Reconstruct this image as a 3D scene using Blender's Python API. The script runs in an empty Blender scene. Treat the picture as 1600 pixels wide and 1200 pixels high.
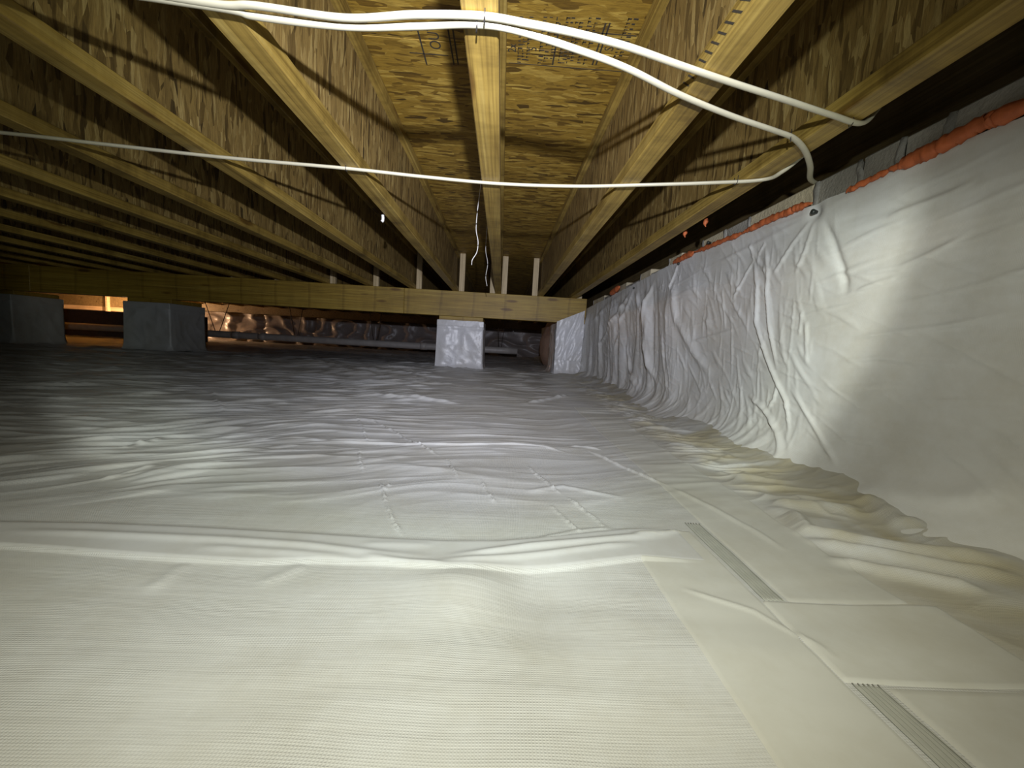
import bpy, math, random
import numpy as np
from mathutils import Matrix, Vector
random.seed(7)
SC = bpy.context.scene
COL = SC.collection

# ------------------------------------------------------------------ camera
CZ = .28                                   # lens height above the liner at the photographer
F, ROLL = 640., .057
_a = np.array([(783.6-800)/F, -(539.4-600)/F, 1.]); _a /= np.linalg.norm(_a)
_h = np.array([math.cos(ROLL), -math.sin(ROLL), 0.]); _h -= _a*_h.dot(_a); _h /= np.linalg.norm(_h)
_u = -np.cross(_a, _h)
if _u[1] < 0: _u = -_u
cam = bpy.data.objects.new('camera', bpy.data.cameras.new('camera'))
COL.objects.link(cam)
cam.matrix_world = Matrix(((_h[0], _h[1], -_h[2], 0), (_a[0], _a[1], -_a[2], 0), (_u[0], _u[1], -_u[2], CZ), (0, 0, 0, 1)))
cam.data.sensor_width = 36; cam.data.lens = F/1600*36; cam.data.clip_start = .01
SC.camera = cam
SC.view_settings.view_transform = 'Standard'; SC.view_settings.look = 'None'
SC.view_settings.gamma = 1; SC.view_settings.use_curve_mapping = False
SC.view_settings.exposure = 0.0

# ------------------------------------------------------------------ world: a closed, unlit crawl space
w = bpy.data.worlds.new('world'); SC.world = w; w.use_nodes = True
w.node_tree.nodes['Background'].inputs[0].default_value = (.9, .8, .8, 1)
w.node_tree.nodes['Background'].inputs[1].default_value = .0015

# ------------------------------------------------------------------ headlamp worn just above and behind the lens
HEAD = (0.01, -.14, CZ+.22)
AIM = Vector((-.07, 1, .065)).normalized()
PROFILE = [(0, 5.3), (8, 5.1), (14, 4.7), (21, 3.1), (28, 1.9), (33, 1.5), (38, 1.85), (42.5, 1.7), (44.5, .62), (48, .34), (56, .24), (62, .16), (71, .06), (85, 0)]   # sideways
PROFILE_DOWN = [(0, 5.3), (8, 5.1), (14, 4.7), (21, 3.1), (28, 1.8), (33, 1.32), (38, 1.08), (43, .88), (49, .67), (56, .47), (62, .24), (71, .07), (85, 0)]   # towards the ground
TINT = [(0, (.84, .86, 1.0)), (14, (.84, .87, 1.0)), (25, (.86, .89, 1.0)), (33, (.89, .935, 1.0)), (38, (.93, 1, .94)), (46, (.96, 1, .90)), (62, (1, .99, .80))]
def headlamp():
    L = bpy.data.lights.new('headlamp', 'POINT'); L.energy = 39.5*1.39; L.shadow_soft_size = .011
    L.use_nodes = True; nt = L.node_tree; em = nt.nodes['Emission']
    g = nt.nodes.new('ShaderNodeNewGeometry')
    d = nt.nodes.new('ShaderNodeVectorMath'); d.operation = 'DOT_PRODUCT'
    nt.links.new(g.outputs['Normal'], d.inputs[0]); d.inputs[1].default_value = AIM
    ac = nt.nodes.new('ShaderNodeMath'); ac.operation = 'ARCCOSINE'; nt.links.new(d.outputs['Value'], ac.inputs[0])
    sc = nt.nodes.new('ShaderNodeMath'); sc.operation = 'MULTIPLY'; sc.inputs[1].default_value = 2/math.pi
    nt.links.new(ac.outputs[0], sc.inputs[0])
    def ramp(items):
        r = nt.nodes.new('ShaderNodeValToRGB'); e = r.color_ramp.elements
        while len(e) < len(items): e.new(.5)
        for k, (p, c) in enumerate(items):
            e[k].position = p; e[k].color = c
        nt.links.new(sc.outputs[0], r.inputs[0]); return r
    rp = ramp([(p/90, (v/6, v/6, v/6, 1)) for p, v in PROFILE])
    rd = ramp([(p/90, (v/6, v/6, v/6, 1)) for p, v in PROFILE_DOWN])
    rt = ramp([(p/90, c+(1,)) for p, c in TINT])
    m = nt.nodes.new('ShaderNodeMath'); m.operation = 'MULTIPLY'; m.inputs[1].default_value = 6
    # added dimming of the outer spill above eye level, darkening the high webs
    sx = nt.nodes.new('ShaderNodeSeparateXYZ'); nt.links.new(g.outputs['Normal'], sx.inputs[0])
    def mr(src, a, b, c, d):
        r = nt.nodes.new('ShaderNodeMapRange'); r.interpolation_type = 'SMOOTHSTEP'
        for k, v in enumerate((a, b, c, d)): r.inputs[k+1].default_value = v
        nt.links.new(src, r.inputs[0]); return r.outputs[0]
    mx = nt.nodes.new('ShaderNodeMix'); mx.data_type = 'RGBA'; nt.links.new(mr(sx.outputs[2], -.48, -.28, 0, 1), mx.inputs[0])
    nt.links.new(rd.outputs[0], mx.inputs[6]); nt.links.new(rp.outputs[0], mx.inputs[7]); nt.links.new(mx.outputs[2], m.inputs[0])
    br = nt.nodes.new('ShaderNodeMath'); br.operation = 'MULTIPLY'
    nt.links.new(mr(sx.outputs[2], .0, .18, 0, 1), br.inputs[0]); nt.links.new(mr(sc.outputs[0], 29/90, 41/90, 0, .88), br.inputs[1])
    iv = nt.nodes.new('ShaderNodeMath'); iv.operation = 'SUBTRACT'; iv.inputs[0].default_value = 1; nt.links.new(br.outputs[0], iv.inputs[1])
    m2 = nt.nodes.new('ShaderNodeMath'); m2.operation = 'MULTIPLY'; nt.links.new(m.outputs[0], m2.inputs[0]); nt.links.new(iv.outputs[0], m2.inputs[1]); m = m2
    nt.links.new(m.outputs[0], em.inputs['Strength']); nt.links.new(rt.outputs[0], em.inputs['Color'])
    o = bpy.data.objects.new('headlamp', L); o.location = HEAD; COL.objects.link(o)
headlamp()

# ------------------------------------------------------------------ helpers
def ray(x, y):
    d = np.array([(x-800)/F, -(y-600)/F, 1.]); return np.array([d.dot(_h), d.dot(_a), d.dot(_u)])
def onZ(x, y, z): d = ray(x, y); p = d*(z-CZ)/d[2]; p[2] += CZ; return p
def onX(x, y, X): d = ray(x, y); p = d*X/d[0]; p[2] += CZ; return p
def onY(x, y, Y): d = ray(x, y); p = d*Y/d[1]; p[2] += CZ; return p

def link(name, me, mat=None, parent=None, loc=(0, 0, 0)):
    o = bpy.data.objects.new(name, me); COL.objects.link(o); o.location = loc
    if me is not None and mat is not None and not me.materials: me.materials.append(mat)
    if parent is not None: o.parent = parent
    return o
def tag(o, label, cat, group=None):
    o['label'] = label; o['category'] = cat
    if group: o['group'] = group
    return o
def struct(o, label=None, cat=None):
    o['kind'] = 'structure'
    if label: o['label'] = label
    if cat: o['category'] = cat
    return o
def empty(name, loc=(0, 0, 0)):
    o = bpy.data.objects.new(name, None); COL.objects.link(o); o.location = loc; o.empty_display_size = .05; return o
def pydata(name, v, f, smooth=False):
    me = bpy.data.meshes.new(name); me.from_pydata([tuple(map(float, p)) for p in v], [], f); me.update()
    if smooth: me.polygons.foreach_set('use_smooth', [True]*len(me.polygons))
    return me
def box(x0, x1, y0, y1, z0, z1, c=0.0, name='box', skew=None):
    """a box whose edges are chamfered by c"""
    if c <= 0:
        v = [(x, y, z) for z in (z0, z1) for y in (y0, y1) for x in (x0, x1)]
        return pydata(name, v, [(0, 2, 3, 1), (4, 5, 7, 6), (0, 1, 5, 4), (2, 6, 7, 3), (0, 4, 6, 2), (1, 3, 7, 5)])
    X, Y, Z = (x0, x1), (y0, y1), (z0, z1); s = (1, -1)
    v = []; idx = {}
    for i in (0, 1):
        for j in (0, 1):
            for k in (0, 1):
                b = (X[i], Y[j], Z[k])
                for ax in range(3):
                    p = [b[0]+s[i]*c, b[1]+s[j]*c, b[2]+s[k]*c]; p[ax] = b[ax]
                    idx[i, j, k, ax] = len(v); v.append(p)
    f = []
    for ax in range(3):
        o = [a for a in range(3) if a != ax]
        for e in (0, 1):
            q = []
            for (m, n) in ((0, 0), (1, 0), (1, 1), (0, 1)):
                t = [0, 0, 0]; t[ax] = e; t[o[0]] = m; t[o[1]] = n; q.append(idx[t[0], t[1], t[2], ax])
            f.append(q)
        for m in (0, 1):
            for n in (0, 1):
                q = []
                for e in (0, 1):
                    t = [0, 0, 0]; t[ax] = e; t[o[0]] = m; t[o[1]] = n
                    q.append((idx[t[0], t[1], t[2], o[0]], idx[t[0], t[1], t[2], o[1]]))
                f.append([q[0][0], q[0][1], q[1][1], q[1][0]])
    for i in (0, 1):
        for j in (0, 1):
            for k in (0, 1): f.append([idx[i, j, k, a] for a in range(3)])
    me = pydata(name, v, f)
    import bmesh
    bm = bmesh.new(); bm.from_mesh(me); bmesh.ops.recalc_face_normals(bm, faces=bm.faces); bm.to_mesh(me); bm.free()
    return me
def grid(name, P, flip=False, smooth=True):
    """P: (rows, cols, 3) array -> quad mesh"""
    r, c = P.shape[:2]
    me = bpy.data.meshes.new(name)
    n = r*c; me.vertices.add(n); me.vertices.foreach_set('co', np.ascontiguousarray(P, dtype=np.float32).ravel())
    i = np.arange(n).reshape(r, c)
    q = np.stack([i[:-1, :-1], i[:-1, 1:], i[1:, 1:], i[1:, :-1]], -1).reshape(-1, 4)
    if flip: q = q[:, ::-1]
    m = len(q)
    me.loops.add(m*4); me.loops.foreach_set('vertex_index', np.ascontiguousarray(q, dtype=np.int32).ravel())
    me.polygons.add(m); me.polygons.foreach_set('loop_start', np.arange(0, m*4, 4, dtype=np.int32))
    me.polygons.foreach_set('use_smooth', np.full(m, smooth))
    me.update(calc_edges=True); me.validate()
    return me
def catmull(pts, n=12):
    p = [np.array(q, float) for q in pts]; p = [2*p[0]-p[1]]+p+[2*p[-1]-p[-2]]; out = []
    for i in range(1, len(p)-2):
        for k in range(n):
            t = k/n
            out.append(.5*((2*p[i])+(-p[i-1]+p[i+1])*t+(2*p[i-1]-5*p[i]+4*p[i+1]-p[i+2])*t*t+(-p[i-1]+3*p[i]-3*p[i+1]+p[i+2])*t**3))
    out.append(p[-2]); return out
def sweep(name, pts, ra, rb, sides=10, radii=None, up=(0, 0, 1)):
    v = []; f = []; n = len(pts); up = Vector(up)
    for i, p in enumerate(pts):
        t = Vector(pts[min(i+1, n-1)])-Vector(pts[max(i-1, 0)]); t.normalize()
        s = t.cross(up)
        if s.length < 1e-3: s = t.cross(Vector((1, 0, 0)))
        s.normalize(); q = s.cross(t); k = radii[i] if radii is not None else 1
        for j in range(sides):
            an = 2*math.pi*j/sides
            v.append(Vector(p)+s*(math.cos(an)*ra*k)+q*(math.sin(an)*rb*k))
    for i in range(n-1):
        for j in range(sides):
            f.append((i*sides+j, i*sides+(j+1) % sides, (i+1)*sides+(j+1) % sides, (i+1)*sides+j))
    f.append(tuple(range(sides))[::-1]); f.append(tuple((n-1)*sides+j for j in range(sides)))
    return pydata(name, v, f, True)
def join(name, parts):
    v = []; f = []
    for me in parts:
        b = len(v); v += [tuple(p.co) for p in me.vertices]; f += [tuple(b+i for i in p.vertices) for p in me.polygons]
    return pydata(name, v, f)
# gradient noise on arrays
def pn(x, y, seed=0):
    rg = np.random.RandomState(seed); perm = rg.permutation(256); perm = np.concatenate([perm, perm]); ga = rg.rand(256)*2*np.pi
    gx, gy = np.cos(ga), np.sin(ga)
    xi = np.floor(x).astype(int); yi = np.floor(y).astype(int); xf = x-xi; yf = y-yi
    def g(dx, dy):
        h = perm[(perm[(xi+dx) & 255]+yi+dy) & 255]; return gx[h]*(xf-dx)+gy[h]*(yf-dy)
    u = xf**3*(xf*(xf*6-15)+10); v = yf**3*(yf*(yf*6-15)+10)
    return ((g(0, 0)*(1-u)+g(1, 0)*u)*(1-v)+(g(0, 1)*(1-u)+g(1, 1)*u)*v)*1.5
def sst(a, b, x): t = np.clip((x-a)/(b-a), 0, 1); return t*t*(3-2*t)
def ridge(A, B, Hh, pts, h, s, taper=True, bead=False):
    """adds a crease of height h and half-width s along a polyline in the (A, B) plane"""
    pts = np.array(pts, float); pad = 4*s
    lo = pts.min(0)-pad; hi = pts.max(0)+pad
    m = (A > lo[0]) & (A < hi[0]) & (B > lo[1]) & (B < hi[1])
    if not m.any(): return
    a = A[m]; b = B[m]; best = np.full(a.shape, 1e9); tt = np.zeros(a.shape)
    L = np.concatenate([[0], np.cumsum(np.hypot(*np.diff(pts, axis=0).T))])
    for i in range(len(pts)-1):
        d = pts[i+1]-pts[i]; l2 = d.dot(d)+1e-12
        t = np.clip(((a-pts[i][0])*d[0]+(b-pts[i][1])*d[1])/l2, 0, 1)
        dd = np.hypot(a-pts[i][0]-t*d[0], b-pts[i][1]-t*d[1])
        k = dd < best; best[k] = dd[k]; tt[k] = (L[i]+t[k]*math.sqrt(l2))/L[-1]
    w = np.clip(np.minimum(tt, 1-tt)*6, 0, 1) if taper else 1
    if bead: w = w*(.55+.9*np.clip(pn(a/.011, b/.011, 77)+.35, 0, 1.2))
    Hh[m] += h*w*np.exp(-(best/s)**2)

# ------------------------------------------------------------------ materials
def new_mat(name):
    m = bpy.data.materials.new(name); m.use_nodes = True
    return m, m.node_tree, m.node_tree.nodes['Principled BSDF']
def N(nt, t, **k):
    n = nt.nodes.new('ShaderNode'+t)
    for a, b in k.items(): setattr(n, a, b)
    return n
def mapping(nt, scale=(1, 1, 1), rot=(0, 0, 0), coord='Object', rnd=0):
    tc = N(nt, 'TexCoord'); mp = N(nt, 'Mapping'); mp.inputs['Scale'].default_value = scale; mp.inputs['Rotation'].default_value = rot
    if rnd:
        oi = N(nt, 'ObjectInfo'); mu = N(nt, 'Math', operation='MULTIPLY'); mu.inputs[1].default_value = rnd
        nt.links.new(oi.outputs['Random'], mu.inputs[0])
        ad = N(nt, 'VectorMath', operation='ADD'); nt.links.new(tc.outputs[coord], ad.inputs[0]); nt.links.new(mu.outputs[0], ad.inputs[1])
        nt.links.new(ad.outputs[0], mp.inputs['Vector'])
    else: nt.links.new(tc.outputs[coord], mp.inputs['Vector'])
    return mp.outputs[0]
def ramp(nt, src, items):
    r = N(nt, 'ValToRGB'); e = r.color_ramp.elements
    while len(e) < len(items): e.new(.5)
    for k, (p, c) in enumerate(items):
        e[k].position = p; e[k].color = tuple(c)+(1,) if len(c) == 3 else c
    nt.links.new(src, r.inputs[0]); return r.outputs[0]
def mix(nt, a, b, fac, mode='MIX'):
    m = N(nt, 'Mix', data_type='RGBA', blend_type=mode)
    for s, val in ((m.inputs[0], fac), (m.inputs[6], a), (m.inputs[7], b)):
        if isinstance(val, (int, float)): s.default_value = val
        elif isinstance(val, tuple): s.default_value = val+(1,) if len(val) == 3 else val
        else: nt.links.new(val, s)
    return m.outputs[2]
def bump(nt, bsdf, h, strength, dist, prev=None):
    b = N(nt, 'Bump'); b.inputs['Strength'].default_value = strength; b.inputs['Distance'].default_value = dist
    nt.links.new(h, b.inputs['Height'])
    if prev is not None: nt.links.new(prev, b.inputs['Normal'])
    nt.links.new(b.outputs[0], bsdf.inputs['Normal']); return b.outputs[0]

def osb(name, long_axis, dark, mid, light):
    """strand board: three overlapping layers of long flakes"""
    dark, mid, light = [tuple(.83*v for v in c) for c in (dark, mid, light)]
    m, nt, bs = new_mat(name)
    wn = N(nt, 'TexNoise'); wn.inputs['Scale'].default_value = 9; wn.inputs['Detail'].default_value = 2
    tc = N(nt, 'TexCoord'); oi = N(nt, 'ObjectInfo')
    mu = N(nt, 'Math', operation='MULTIPLY'); mu.inputs[1].default_value = 37; nt.links.new(oi.outputs['Random'], mu.inputs[0])
    ad = N(nt, 'VectorMath', operation='ADD'); nt.links.new(tc.outputs['Object'], ad.inputs[0]); nt.links.new(mu.outputs[0], ad.inputs[1])
    nt.links.new(ad.outputs[0], wn.inputs['Vector'])
    wv = N(nt, 'VectorMath', operation='MULTIPLY_ADD'); nt.links.new(wn.outputs['Color'], wv.inputs[0])
    wv.inputs[1].default_value = (.022, .022, .022); nt.links.new(ad.outputs[0], wv.inputs[2])
    vals = []; edges = []
    for k, ang in enumerate((.12, -.42, .5)):
        mp = N(nt, 'Mapping')
        if long_axis == 'X': mp.inputs['Rotation'].default_value = (0, 0, ang); mp.inputs['Scale'].default_value = (12+3*k, 88-12*k, 12)
        else: mp.inputs['Rotation'].default_value = (ang, 0, 0); mp.inputs['Scale'].default_value = (12, 92-12*k, 11+3*k)
        nt.links.new(wv.outputs[0], mp.inputs['Vector'])
        vo = N(nt, 'TexVoronoi', feature='F1'); vo.inputs['Scale'].default_value = 1; nt.links.new(mp.outputs[0], vo.inputs['Vector'])
        s = N(nt, 'SeparateColor'); nt.links.new(vo.outputs['Color'], s.inputs[0]); vals.append(s); edges.append(vo)
    # pick the topmost layer by the random value of its flakes
    a = mix(nt, vals[0].outputs[0], vals[1].outputs[0], ramp(nt, vals[1].outputs[1], [(.55, (0, 0, 0)), (.56, (1, 1, 1))]))
    a = mix(nt, a, vals[2].outputs[0], ramp(nt, vals[2].outputs[1], [(.70, (0, 0, 0)), (.71, (1, 1, 1))]))
    col = ramp(nt, a, [(0, tuple(c*.45 for c in dark)), (.06, dark), (.16, dark), (.32, mid), (.68, mid), (1, light)])
    fn = N(nt, 'TexNoise'); fn.inputs['Scale'].default_value = 1; fn.inputs['Detail'].default_value = 5; fn.inputs['Roughness'].default_value = .7
    mp = N(nt, 'Mapping'); mp.inputs['Scale'].default_value = (30, 260, 30) if long_axis == 'X' else (30, 260, 25)
    nt.links.new(wv.outputs[0], mp.inputs['Vector']); nt.links.new(mp.outputs[0], fn.inputs['Vector'])
    col = mix(nt, col, ramp(nt, fn.outputs[0], [(.28, (.42, .38, .32)), (.55, (1, 1, 1)), (.8, (1.25, 1.22, 1.15))]), .85, 'MULTIPLY')
    nt.links.new(col, bs.inputs['Base Color']); bs.inputs['Roughness'].default_value = .62
    hh = mix(nt, a, fn.outputs[0], .35)
    bump(nt, bs, hh, .55, .0035)
    return m
M_SUB = osb('strand_board_subfloor', 'X', (.19, .105, .010), (.38, .23, .028), (.62, .42, .08))
M_WEB = osb('strand_board_web', 'Z', (.17, .105, .026), (.33, .215, .060), (.52, .375, .13))

def lumber(name, c1, c2, c3, axis='Y', bands=.5, rough=.55, sticks=0):
    m, nt, bs = new_mat(name)
    c1, c2, c3 = [tuple(.85*v for v in c) for c in (c1, c2, c3)]
    sc = {'Y': (26, .9, 26), 'X': (.9, 26, 26), 'Z': (26, 26, .9)}[axis]
    v = mapping(nt, sc, rnd=23)
    n1 = N(nt, 'TexNoise'); n1.inputs['Scale'].default_value = 1.5; n1.inputs['Detail'].default_value = 6; n1.inputs['Roughness'].default_value = .62; n1.inputs['Distortion'].default_value = .6
    nt.links.new(v, n1.inputs['Vector'])
    col = ramp(nt, n1.outputs[0], [(.25, c1), (.5, c2), (.75, c3)])
    v2 = mapping(nt, {'Y': (200, 3, 200), 'X': (3, 200, 200), 'Z': (200, 200, 3)}[axis], rnd=11)
    n2 = N(nt, 'TexNoise'); n2.inputs['Scale'].default_value = 1; n2.inputs['Detail'].default_value = 4; nt.links.new(v2, n2.inputs['Vector'])
    col = mix(nt, col, ramp(nt, n2.outputs[0], [(.32, (.50, .46, .38)), (.6, (1, 1, 1)), (.8, (1.12, 1.1, 1.05))]), .8, 'MULTIPLY')
    # weathered, dirty bands across the board
    v3 = mapping(nt, {'Y': (2, 5.5, 2), 'X': (5.5, 2, 2), 'Z': (2, 2, 5.5)}[axis], rnd=31)
    n3 = N(nt, 'TexNoise'); n3.inputs['Scale'].default_value = 1; n3.inputs['Detail'].default_value = 5; n3.inputs['Roughness'].default_value = .7; nt.links.new(v3, n3.inputs['Vector'])
    col = mix(nt, col, ramp(nt, n3.outputs[0], [(.32, (.40, .37, .32)), (.46, (.78, .77, .72)), (.58, (1, 1, 1))]), bands, 'MULTIPLY')
    if sticks:
        wv = N(nt, 'TexWave', wave_type='BANDS', bands_direction=axis, wave_profile='SAW'); wv.inputs['Scale'].default_value = sticks; wv.inputs['Distortion'].default_value = 1.2; wv.inputs['Detail'].default_value = 2
        nt.links.new(mapping(nt, (1, 1, 1)), wv.inputs['Vector'])
        col = mix(nt, col, ramp(nt, wv.outputs[0], [(0, (.42, .38, .3)), (.05, (.6, .55, .45)), (.09, (1, 1, 1)), (1, (1, 1, 1))]), .45, 'MULTIPLY')
    # knots
    vo = N(nt, 'TexVoronoi', feature='F1'); vo.inputs['Scale'].default_value = 1
    nt.links.new(mapping(nt, {'Y': (9, 2.2, 9), 'X': (2.2, 9, 9), 'Z': (9, 9, 2.2)}[axis], rnd=5), vo.inputs['Vector'])
    col = mix(nt, col, ramp(nt, vo.outputs['Distance'], [(.0, (.25, .16, .08)), (.10, (.4, .28, .14)), (.16, (1, 1, 1))]), .8, 'MULTIPLY')
    nt.links.new(col, bs.inputs['Base Color']); bs.inputs['Roughness'].default_value = rough
    bump(nt, bs, n2.outputs[0], .25, .002)
    return m
M_FLANGE = lumber('yellow_pine_flange', (.30, .19, .035), (.47, .315, .068), (.58, .42, .12), 'Y', .95)
M_BEAM = lumber('treated_pine_beam', (.29, .18, .022), (.42, .275, .036), (.52, .37, .07), 'X', .35, sticks=1.02)
M_STUD = lumber('pale_stud_wood', (.52, .40, .2), (.66, .52, .29), (.76, .63, .4), 'Z', .2)
M_RIM = lumber('dark_rim_wood', (.16, .11, .05), (.25, .18, .08), (.33, .25, .12), 'Y', .6)
M_BOARD = lumber('rough_far_boards', (.60, .42, .25), (.78, .58, .36), (.88, .7, .48), 'X', .3)

def liner(name, base, rough, weave=1.0, stain=False, wrinkle=0.3, wscale=26, stretch=(1, 1, 1)):
    """reinforced white polyethylene sheet: woven scrim relief, soft gloss, a little dirt"""
    base = tuple(.84*b for b in base)
    m, nt, bs = new_mat(name)
    tc = N(nt, 'TexCoord'); sep = N(nt, 'SeparateXYZ')
    wn = N(nt, 'TexNoise'); wn.inputs['Scale'].default_value = 3; wn.inputs['Detail'].default_value = 2
    nt.links.new(tc.outputs['Object'], wn.inputs['Vector'])
    wv = N(nt, 'VectorMath', operation='MULTIPLY_ADD'); nt.links.new(wn.outputs['Color'], wv.inputs[0]); wv.inputs[1].default_value = (.035, .035, .035)
    nt.links.new(tc.outputs['Object'], wv.inputs[2]); nt.links.new(wv.outputs[0], sep.inputs[0])
    hs = []
    for ax, per in ((0, .0052), (1, .0046)):
        a = N(nt, 'Math', operation='MULTIPLY'); a.inputs[1].default_value = 2*math.pi/per; nt.links.new(sep.outputs[ax], a.inputs[0])
        s = N(nt, 'Math', operation='SINE'); nt.links.new(a.outputs[0], s.inputs[0])
        p = N(nt, 'Math', operation='POWER'); ab = N(nt, 'Math', operation='ABSOLUTE'); nt.links.new(s.outputs[0], ab.inputs[0])
        nt.links.new(ab.outputs[0], p.inputs[0]); p.inputs[1].default_value = 3; hs.append(p.outputs[0])
    ad = N(nt, 'Math', operation='MAXIMUM'); nt.links.new(hs[0], ad.inputs[0]); nt.links.new(hs[1], ad.inputs[1])
    # the scrim shows in patches only
    pnz = N(nt, 'TexNoise'); pnz.inputs['Scale'].default_value = 5; pnz.inputs['Detail'].default_value = 3; nt.links.new(tc.outputs['Object'], pnz.inputs['Vector'])
    pm = N(nt, 'Math', operation='MULTIPLY'); nt.links.new(ad.outputs[0], pm.inputs[0]); nt.links.new(ramp(nt, pnz.outputs[0], [(.35, (.15, .15, .15)), (.65, (1, 1, 1))]), pm.inputs[1])
    prev = None
    if weave > 0: prev = bump(nt, bs, pm.outputs[0], .5*weave, .0009)
    wk = N(nt, 'TexNoise'); wk.inputs['Scale'].default_value = wscale; wk.inputs['Detail'].default_value = 5; wk.inputs['Distortion'].default_value = .8; wk.inputs['Roughness'].default_value = .55
    nt.links.new(mapping(nt, stretch), wk.inputs['Vector'])
    prev = bump(nt, bs, wk.outputs[0], wrinkle, .008, prev)
    if weave >= 1:   # uneven tension of the cross threads
        tn = N(nt, 'TexNoise'); tn.inputs['Scale'].default_value = 1; tn.inputs['Detail'].default_value = 4; tn.inputs['Distortion'].default_value = .4
        mp = N(nt, 'Mapping'); mp.inputs['Scale'].default_value = (7, 150, 1); nt.links.new(wv.outputs[0], mp.inputs['Vector']); nt.links.new(mp.outputs[0], tn.inputs['Vector'])
        bump(nt, bs, tn.outputs[0], .16, .004, prev)
    dn = N(nt, 'TexNoise'); dn.inputs['Scale'].default_value = 4; dn.inputs['Detail'].default_value = 7; dn.inputs['Roughness'].default_value = .7; nt.links.new(tc.outputs['Object'], dn.inputs['Vector'])
    col = mix(nt, tuple(base), tuple(b*k for b, k in zip(base, (.82, .79, .72))), ramp(nt, dn.outputs[0], [(.42, (0, 0, 0)), (.75, (1, 1, 1))]))
    if stain:   # silt washed along the foot of the wall
        s2 = N(nt, 'SeparateXYZ'); nt.links.new(tc.outputs['Object'], s2.inputs[0])
        mr = N(nt, 'MapRange', interpolation_type='SMOOTHSTEP'); mr.inputs[1].default_value = .36; mr.inputs[2].default_value = .66; nt.links.new(s2.outputs[0], mr.inputs[0])
        sn = N(nt, 'TexNoise'); sn.inputs['Scale'].default_value = 5.5; sn.inputs['Detail'].default_value = 6; sn.inputs['Distortion'].default_value = 1.2
        nt.links.new(tc.outputs['Object'], sn.inputs['Vector'])
        mm = N(nt, 'Math', operation='MULTIPLY'); nt.links.new(mr.outputs[0], mm.inputs[0]); nt.links.new(ramp(nt, sn.outputs[0], [(.36, (.12, .12, .12)), (.62, (1, 1, 1))]), mm.inputs[1])
        col = mix(nt, col, (.39, .35, .24), mm.outputs[0])
        sp = N(nt, 'TexVoronoi', feature='F1'); sp.inputs['Scale'].default_value = 5; nt.links.new(tc.outputs['Object'], sp.inputs['Vector'])
        col = mix(nt, col, ramp(nt, sp.outputs['Distance'], [(.0, (.15, .12, .09)), (.010, (.2, .17, .13)), (.013, (1, 1, 1))]), 1.0, 'MULTIPLY')
    nt.links.new(col, bs.inputs['Base Color']); bs.inputs['Roughness'].default_value = rough
    bs.inputs['Specular IOR Level'].default_value = .35
    return m
M_FLOOR = liner('floor_liner_sheet', (.60, .60, .585), .36, 1.0, True, .06, 22)
M_WALLINER = liner('wall_liner_sheet', (.77, .77, .755), .5, .35, False, .07, 26, (1, .6, 1))
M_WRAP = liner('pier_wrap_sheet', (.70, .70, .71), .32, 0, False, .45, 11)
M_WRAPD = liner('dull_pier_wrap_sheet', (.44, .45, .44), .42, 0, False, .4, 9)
M_TAPE = liner('seam_tape_film', (.60, .60, .595), .42, 0, False, .06, 18)
M_TAPE2 = liner('dusty_tape_film', (.60, .595, .55), .45, 0, False, .05, 18)
M_FAR = liner('far_wall_sheet', (.27, .235, .22), .34, 0, False, .6, 7)
M_BROWN = liner('brown_wrap_sheet', (.36, .27, .23), .42, 0, False, .5, 9)

def simple(name, col, rough, metal=0, noise=.0, nscale=20, bmp=0, bscale=60, var=None):
    m, nt, bs = new_mat(name); bs.inputs['Roughness'].default_value = rough; bs.inputs['Metallic'].default_value = metal
    n = N(nt, 'TexNoise'); n.inputs['Scale'].default_value = nscale; n.inputs['Detail'].default_value = 6; nt.links.new(mapping(nt, rnd=9), n.inputs['Vector'])
    v = var or tuple(c*(1-noise) for c in col)
    nt.links.new(ramp(nt, n.outputs[0], [(.32, v), (.68, col)]), bs.inputs['Base Color'])
    if bmp:
        b = N(nt, 'TexNoise'); b.inputs['Scale'].default_value = bscale; b.inputs['Detail'].default_value = 6; nt.links.new(mapping(nt), b.inputs['Vector'])
        bump(nt, bs, b.outputs[0], bmp, .004)
    return m
M_BRICK = simple('grey_concrete_block', (.40, .37, .31), .9, 0, .35, 14, .8, 130)
M_BRICKLIT = simple('lit_tan_block', (.66, .57, .38), .9, 0, .35, 10, .8, 110)  # yellowish lamplight on the blocks put into their colour
M_MORTAR = simple('mortar', (.36, .34, .30), .95, 0, .3, 30, 1.0, 90)
M_CABLE = simple('white_cable_jacket', (.54, .50, .36), .38, 0, .06, 40)
M_STAPLE = simple('dark_staple_metal', (.14, .13, .12), .4, .8, .2)
M_FOAM = simple('orange_foam', (.60, .15, .045), .62, 0, .35, 35, .5, 60)
M_PIN = simple('black_pin', (.03, .035, .03), .4, 0, .2)
M_PVC = simple('dusty_pipe_plastic', (.44, .41, .38), .45, 0, .2, 12)
M_STRAP = simple('dark_hanger_strap', (.05, .04, .035), .6, .3, .3)
M_SCRIM = simple('grey_scrim_web', (.385, .385, .345), .6, 0, .12, 60)
M_INK = simple('black_stamp_ink', (.045, .035, .02), .8, 0, .3)
M_DARK = simple('shade_dark_low_wall', (.07, .055, .05), .8, 0, .3)  # darkness of the unlit area put into the low wall's colour
M_WIRE = simple('thin_white_wire', (.72, .70, .66), .4, 0, .1)
M_CONC = simple('concrete_wall', (.30, .29, .27), .95, 0, .3, 8, .6, 60)

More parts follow.
